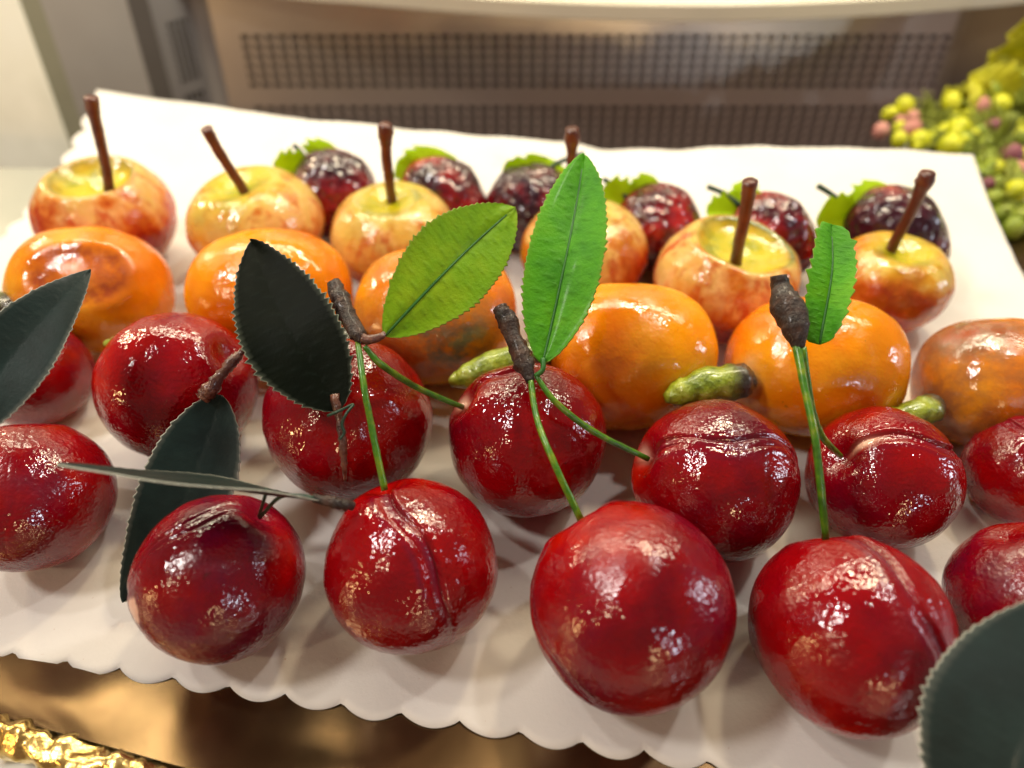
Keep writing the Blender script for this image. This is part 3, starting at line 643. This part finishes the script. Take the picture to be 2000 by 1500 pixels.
# twig joining cherries 3 and 10
t2 = root('cherry_twig', D3(1040, 735, 16.4))
tube('bark_stub', [D3(978, 602, 16.9), D3(990, 625, 16.8), D3(1005, 665, 16.7), D3(1025, 710, 16.5), D3(1036, 745, 16.3)], [.20, .25, .22, .26, .10], 'bark', t2, 12, 6, .42, 5)
e2 = on(3, 1125, 1000)
tube('green_stem', [D3(1036, 740, 16.3), D3(1048, 815, 15.9), D3(1078, 895, 15.4), e2], [.07, .075, .08, .085], 'green_stem', t2, 10, 8, .15, 6)
tube('green_stem', [D3(1048, 735, 16.35), D3(1085, 785, 16.3), D3(1160, 843, 16.7), on(10, 1258, 894)], [.065, .075, .08, .07], 'green_stem', t2, 10, 8, .15, 7)
tube('leaf_stem', [D3(1045, 735, 16.35), D3(1060, 722, 16.3), D3(1061, 700, 16.4)], [.06, .06, .07], 'leaf_vein', t2, 8, 5, .1, 8)
leaf('leaf', D3(1060, 708, 16.4), D3(1141, 303, 18.0), 1.98, 'light_leaf', t2, roll=-.12, teeth=30, tooth=.030, p=.88, q=.66, bend=.04, fold=.12, sway=-.015)
tag(t2, 'forked green cherry stem with bark stub and the tall upright bright green leaf', 'twig', 'leafy twigs joining pairs of cherries')
# twig joining cherries 4 and 11
t3 = root('cherry_twig', D3(1560, 680, 15.4))
tube('bark_stub', [D3(1521, 538, 15.9), D3(1524, 560, 15.9), D3(1537, 598, 15.7), D3(1553, 640, 15.5), D3(1560, 682, 15.4)], [.19, .21, .37, .32, .12], 'bark', t3, 14, 6, .22, 9)
e3 = on(4, 1608, 1035)
tube('green_stem', [D3(1556, 675, 15.4), D3(1572, 760, 15.1), D3(1594, 870, 14.9), e3], [.10, .085, .085, .08], 'green_stem', t3, 10, 8, .15, 10)
tube('green_stem', [D3(1566, 678, 15.4), D3(1582, 780, 15.5), D3(1603, 848, 16.0), on(11, 1636, 888)], [.10, .085, .08, .07], 'green_stem', t3, 10, 8, .15, 11)
leaf('leaf', D3(1600, 672, 15.9), D3(1622, 440, 16.8), 1.12, 'light_leaf', t3, roll=.15, teeth=11, tooth=.10, p=1.1, q=.20, bend=.05, fold=.16, tw=.7, sway=-.03)
tag(t3, 'green stem pair with a swollen dark bark tip and a small torn green leaf', 'twig', 'leafy twigs joining pairs of cherries')
# black leaf with a brown twig below it
t4 = root('leaf_pick', D3(665, 790, 15.9))
leaf('leaf', D3(664, 800, 15.9), D3(490, 470, 17.3), 2.4, 'black_leaf', t4, roll=-.12, teeth=30, tooth=.045, p=.82, q=.70, bend=.05, fold=.04, sway=.03, vein=False)
tube('twig', [D3(655, 770, 15.95), D3(665, 830, 15.9), D3(670, 870, 15.9), D3(672, 905, 16.0), D3(674, 940, 16.2)], [.12, .085, .10, .075, .03], 'red_bark', t4, 10, 6, .55, 12)
tube('wire', [D3(640, 812, 15.8), D3(662, 803, 15.72), D3(690, 790, 15.85), D3(678, 806, 15.7), D3(668, 828, 15.72), D3(672, 845, 15.75), D3(664, 858, 15.75)], [.035]*7, 'dark_wire', t4, 7, 6, .1)
tag(t4, 'nearly black serrated leaf standing over the fruits with a thin brown twig below', 'leaf')
# dark leaf hanging between the left cherries, with knobbly twig
t5 = root('leaf_pick', D3(420, 775, 17.2))
leaf('leaf', D3(432, 772, 17.3), D3(243, 1175, 16.9), 2.25, 'dark_leaf', t5, roll=.25, teeth=28, tooth=.028, p=.80, q=.74, bend=.03, fold=.05, sway=.05, vein=False)
tube('twig', [D3(396, 778, 17.1), D3(412, 758, 17.1), D3(432, 732, 17.15), D3(455, 705, 17.2), D3(470, 690, 17.25), D3(490, 664, 17.3)], [.17, .20, .13, .15, .09, .12], 'red_bark', t5, 11, 6, .5, 14)
tag(t5, 'dark blue-green serrated leaf hanging down between the left cherries from a knobbly twig', 'leaf')
# leaf seen edge-on over the lower left
t6 = root('leaf_pick', D3(630, 975, 14.5))
leaf('leaf', D3(625, 978, 14.5), D3(112, 908, 13.2), 1.9, 'dark_leaf', t6, roll=1.52, teeth=24, tooth=.03, p=.85, q=.7, bend=.0, fold=.05, sway=.0, vein=False, normal=Vector((0, -.6, .8)))
tube('bark_stub', [D3(612, 972, 14.5), D3(640, 978, 14.5), D3(665, 984, 14.6), D3(690, 988, 14.8)], [.09, .11, .13, .10], 'bark', t6, 10, 6, .4, 15)
tube('wire', [on(1, 513, 1003), D3(545, 972, 14.6), D3(585, 968, 14.45), D3(612, 973, 14.4)], [.045]*4, 'dark_wire', t6, 8, 7)
tube('wire', [on(1, 511, 1000), D3(516, 975, 14.6), D3(521, 955, 14.45)], [.04]*3, 'dark_wire', t6, 8, 6)
tag(t6, 'thin grey-green leaf seen edge-on, wired to the front-row cherry at the left', 'leaf')
# grey-green leaf at the left edge
t7 = root('leaf_pick', D3(-60, 850, 15))
leaf('leaf', D3(-75, 850, 15.0), D3(177, 527, 17.0), 1.75, 'dark_leaf', t7, roll=-.35, teeth=28, tooth=.025, p=.72, q=.80, bend=.06, fold=.05, sway=.02, vein=False)
tag(t7, 'grey-green serrated leaf pointing up from the left edge over the first cherries', 'leaf')
# big dark leaf in the lower right corner
t8 = root('leaf_pick', D3(1960, 1650, 10.5))
leaf('leaf', D3(1918, 1730, 11.3), D3(2135, 1150, 11.9), 3.0, 'dark_leaf', t8, roll=.0, teeth=30, tooth=.022, p=.92, q=.70, bend=.05, fold=.04, sway=.03, vein=False)
tag(t8, 'large dark teal serrated leaf in the lower right corner, closest to the viewer', 'leaf')

# ------------------------------------------------------------ bouquet of artificial berries
def zp(zx_, zy_): return 1660+.3*zx_, 50+.3*zy_
bq = root('berry_bouquet', (25, 33, -1))
def uv(n1_, n2_, f):
    A_, Fc = sphere_grid(n1_, n2_); return [f(*a) for a in A_], Fc
GB = [(355,530,62,0),(255,578,48,0),(320,745,50,0),(450,757,68,0),(655,600,60,0),(700,680,78,0),(650,790,78,0),(905,430,62,1),(975,520,68,0),(865,890,58,1),(940,950,65,0),(965,875,52,1),(970,1030,52,1),(1080,1080,75,0),(990,1230,72,1),(1120,1245,68,1),(1110,740,58,1),(880,780,52,1),(790,725,56,0),(660,500,58,0),(540,700,50,1),(320,665,42,0),(1070,1180,60,1),(880,1050,52,1),(720,830,60,1),(1040,650,60,1),(780,600,50,1),(840,700,50,1),(900,860,60,1),(1000,760,60,1),(930,1130,60,1),(1060,1320,70,1),(610,690,46,0),(740,760,60,1),(560,780,50,1),(860,1250,50,1),(1150,1000,60,1),(1150,860,60,0)]
PB = [(200,685,52,2),(400,672,56,2),(845,525,58,2),(930,665,56,3),(1045,850,72,3),(1080,950,66,2),(330,622,36,2),(410,600,42,2),(895,1035,44,3),(700,450,30,3)]
for _ in range(34):
    zx_ = random.uniform(430, 1180); lo = 760-(zx_-430)*.62; hi = 800+max(0, zx_-800)*1.9
    GB.append((zx_, random.uniform(lo, min(1350, hi)), random.uniform(26, 44), random.choice((0, 0, 1))))
mats = ['berry_green', 'berry_olive', 'berry_pink', 'berry_plum']
core = Vector((24.5, 33.0, 1.0))
def bqd(py): return min(36.5, (CH-.7)/-ray(1900, py).z)
proto = {}
for (zx_, zy_, rr, mt) in GB+PB:
    px, py = zp(zx_, zy_); d = bqd(py)+random.uniform(-.6, .4)+(.7 if mt == 1 else 0); p = at_d(px, py, d); r = rr*.3*d/F*.98
    if mt not in proto:
        V, Fc = uv(16, 20, lambda t, f: Vector((math.sin(t)*math.cos(f), math.sin(t)*math.sin(f), math.cos(t)*1.06)))
        me = bpy.data.meshes.new('berry'); me.from_pydata([tuple(v_*U) for v_ in V], [], Fc); me.polygons.foreach_set('use_smooth', [True]*len(me.polygons)); me.materials.append(M[mats[mt]]); proto[mt] = me
    o = bpy.data.objects.new('berry', proto[mt]); COL.objects.link(o); o.parent = bq; o.location = p*U-bq.location; o.scale = (r, r, r*random.uniform(1, 1.12)); o.rotation_euler = (random.uniform(-.6, .6), random.uniform(-.6, .6), 0)
    if random.random() < .75:
        q = p.lerp(core, .8)+Vector((random.uniform(-.5, .5), 0, -.6)); tube('twig', [p, p.lerp(q, .5)+Vector((0, 0, .25)), q], [.05, .06, .08], 'moss', bq, 6, 4)
for (bx, by, tx, ty, w, mt, dd) in [(1240,230,930,175,4.2,'yellow_leaf',38.8),(960,560,760,330,3.4,'yellow_leaf',38.9),(1080,640,1010,290,4.0,'berry_olive',39.6),(1200,640,1060,330,4.4,'yellow_leaf',39.5),(1210,900,1020,520,4.4,'moss',39.3),(760,560,600,470,2.2,'yellow_leaf',39.6),(1240,60,1040,60,2.6,'yellow_leaf',39.4),(700,520,640,400,1.3,'yellow_leaf',38.7),(860,470,800,330,1.5,'yellow_leaf',38.7),(1000,420,960,300,1.6,'yellow_leaf',38.9),(1130,760,1000,660,1.8,'yellow_leaf',38.6),(1150,960,1050,1060,1.6,'moss',38.5),(820,900,900,980,1.3,'berry_olive',38.6),(1180,1330,1010,1250,1.8,'berry_olive',38.8),(1180,420,1080,240,4.0,'berry_olive',40)]:
    leaf('leaf', at_d(*zp(bx, by), bqd(zp(tx, ty)[1])+.9), at_d(*zp(tx, ty), bqd(zp(tx, ty)[1])+dd-38.9), w*.92, mt, bq, roll=random.uniform(-.5, .5), teeth=7, tooth=.12, p=.9, q=.5, vein=False, bend=.12, wave=.22, fold=.2, rounded=True)
# mossy sprigs
V, Fc = [], []
for (sx, sy, n_s, spread) in ((500, 580, 60, 75), (560, 650, 50, 70), (800, 660, 60, 90), (960, 720, 60, 90), (1100, 560, 60, 120), (900, 960, 40, 90), (1000, 1150, 50, 110), (840, 830, 50, 90)):
    for _ in range(n_s):
        q_ = zp(sx+random.gauss(0, spread*.35), sy+random.gauss(0, spread*.35)); a = at_d(*q_, bqd(q_[1])+random.uniform(-.2, .9)); b_ = a+Vector((random.gauss(0, .5), random.gauss(0, .4), random.gauss(.2, .5)))
        v1, f1 = tube_data([a, (a+b_)/2+Vector((.08, 0, .08)), b_], [.035, .045, .02], 4, 2); k = len(V); V += v1; Fc += [tuple(i+k for i in f) for f in f1]
o = mesh('moss_sprigs', V, Fc, 'moss', bq, loc=core); o['kind'] = 'stuff'
tube('stem', [core+Vector((0, 0, 1)), core+Vector((.3, 0, -1)), Vector((25, 32.5, -.8))], [.35, .4, .4], 'moss', bq, 8, 5, .2)
tag(bq, 'bouquet of artificial yellow-green and pink berries with leaves at the right edge', 'bouquet')
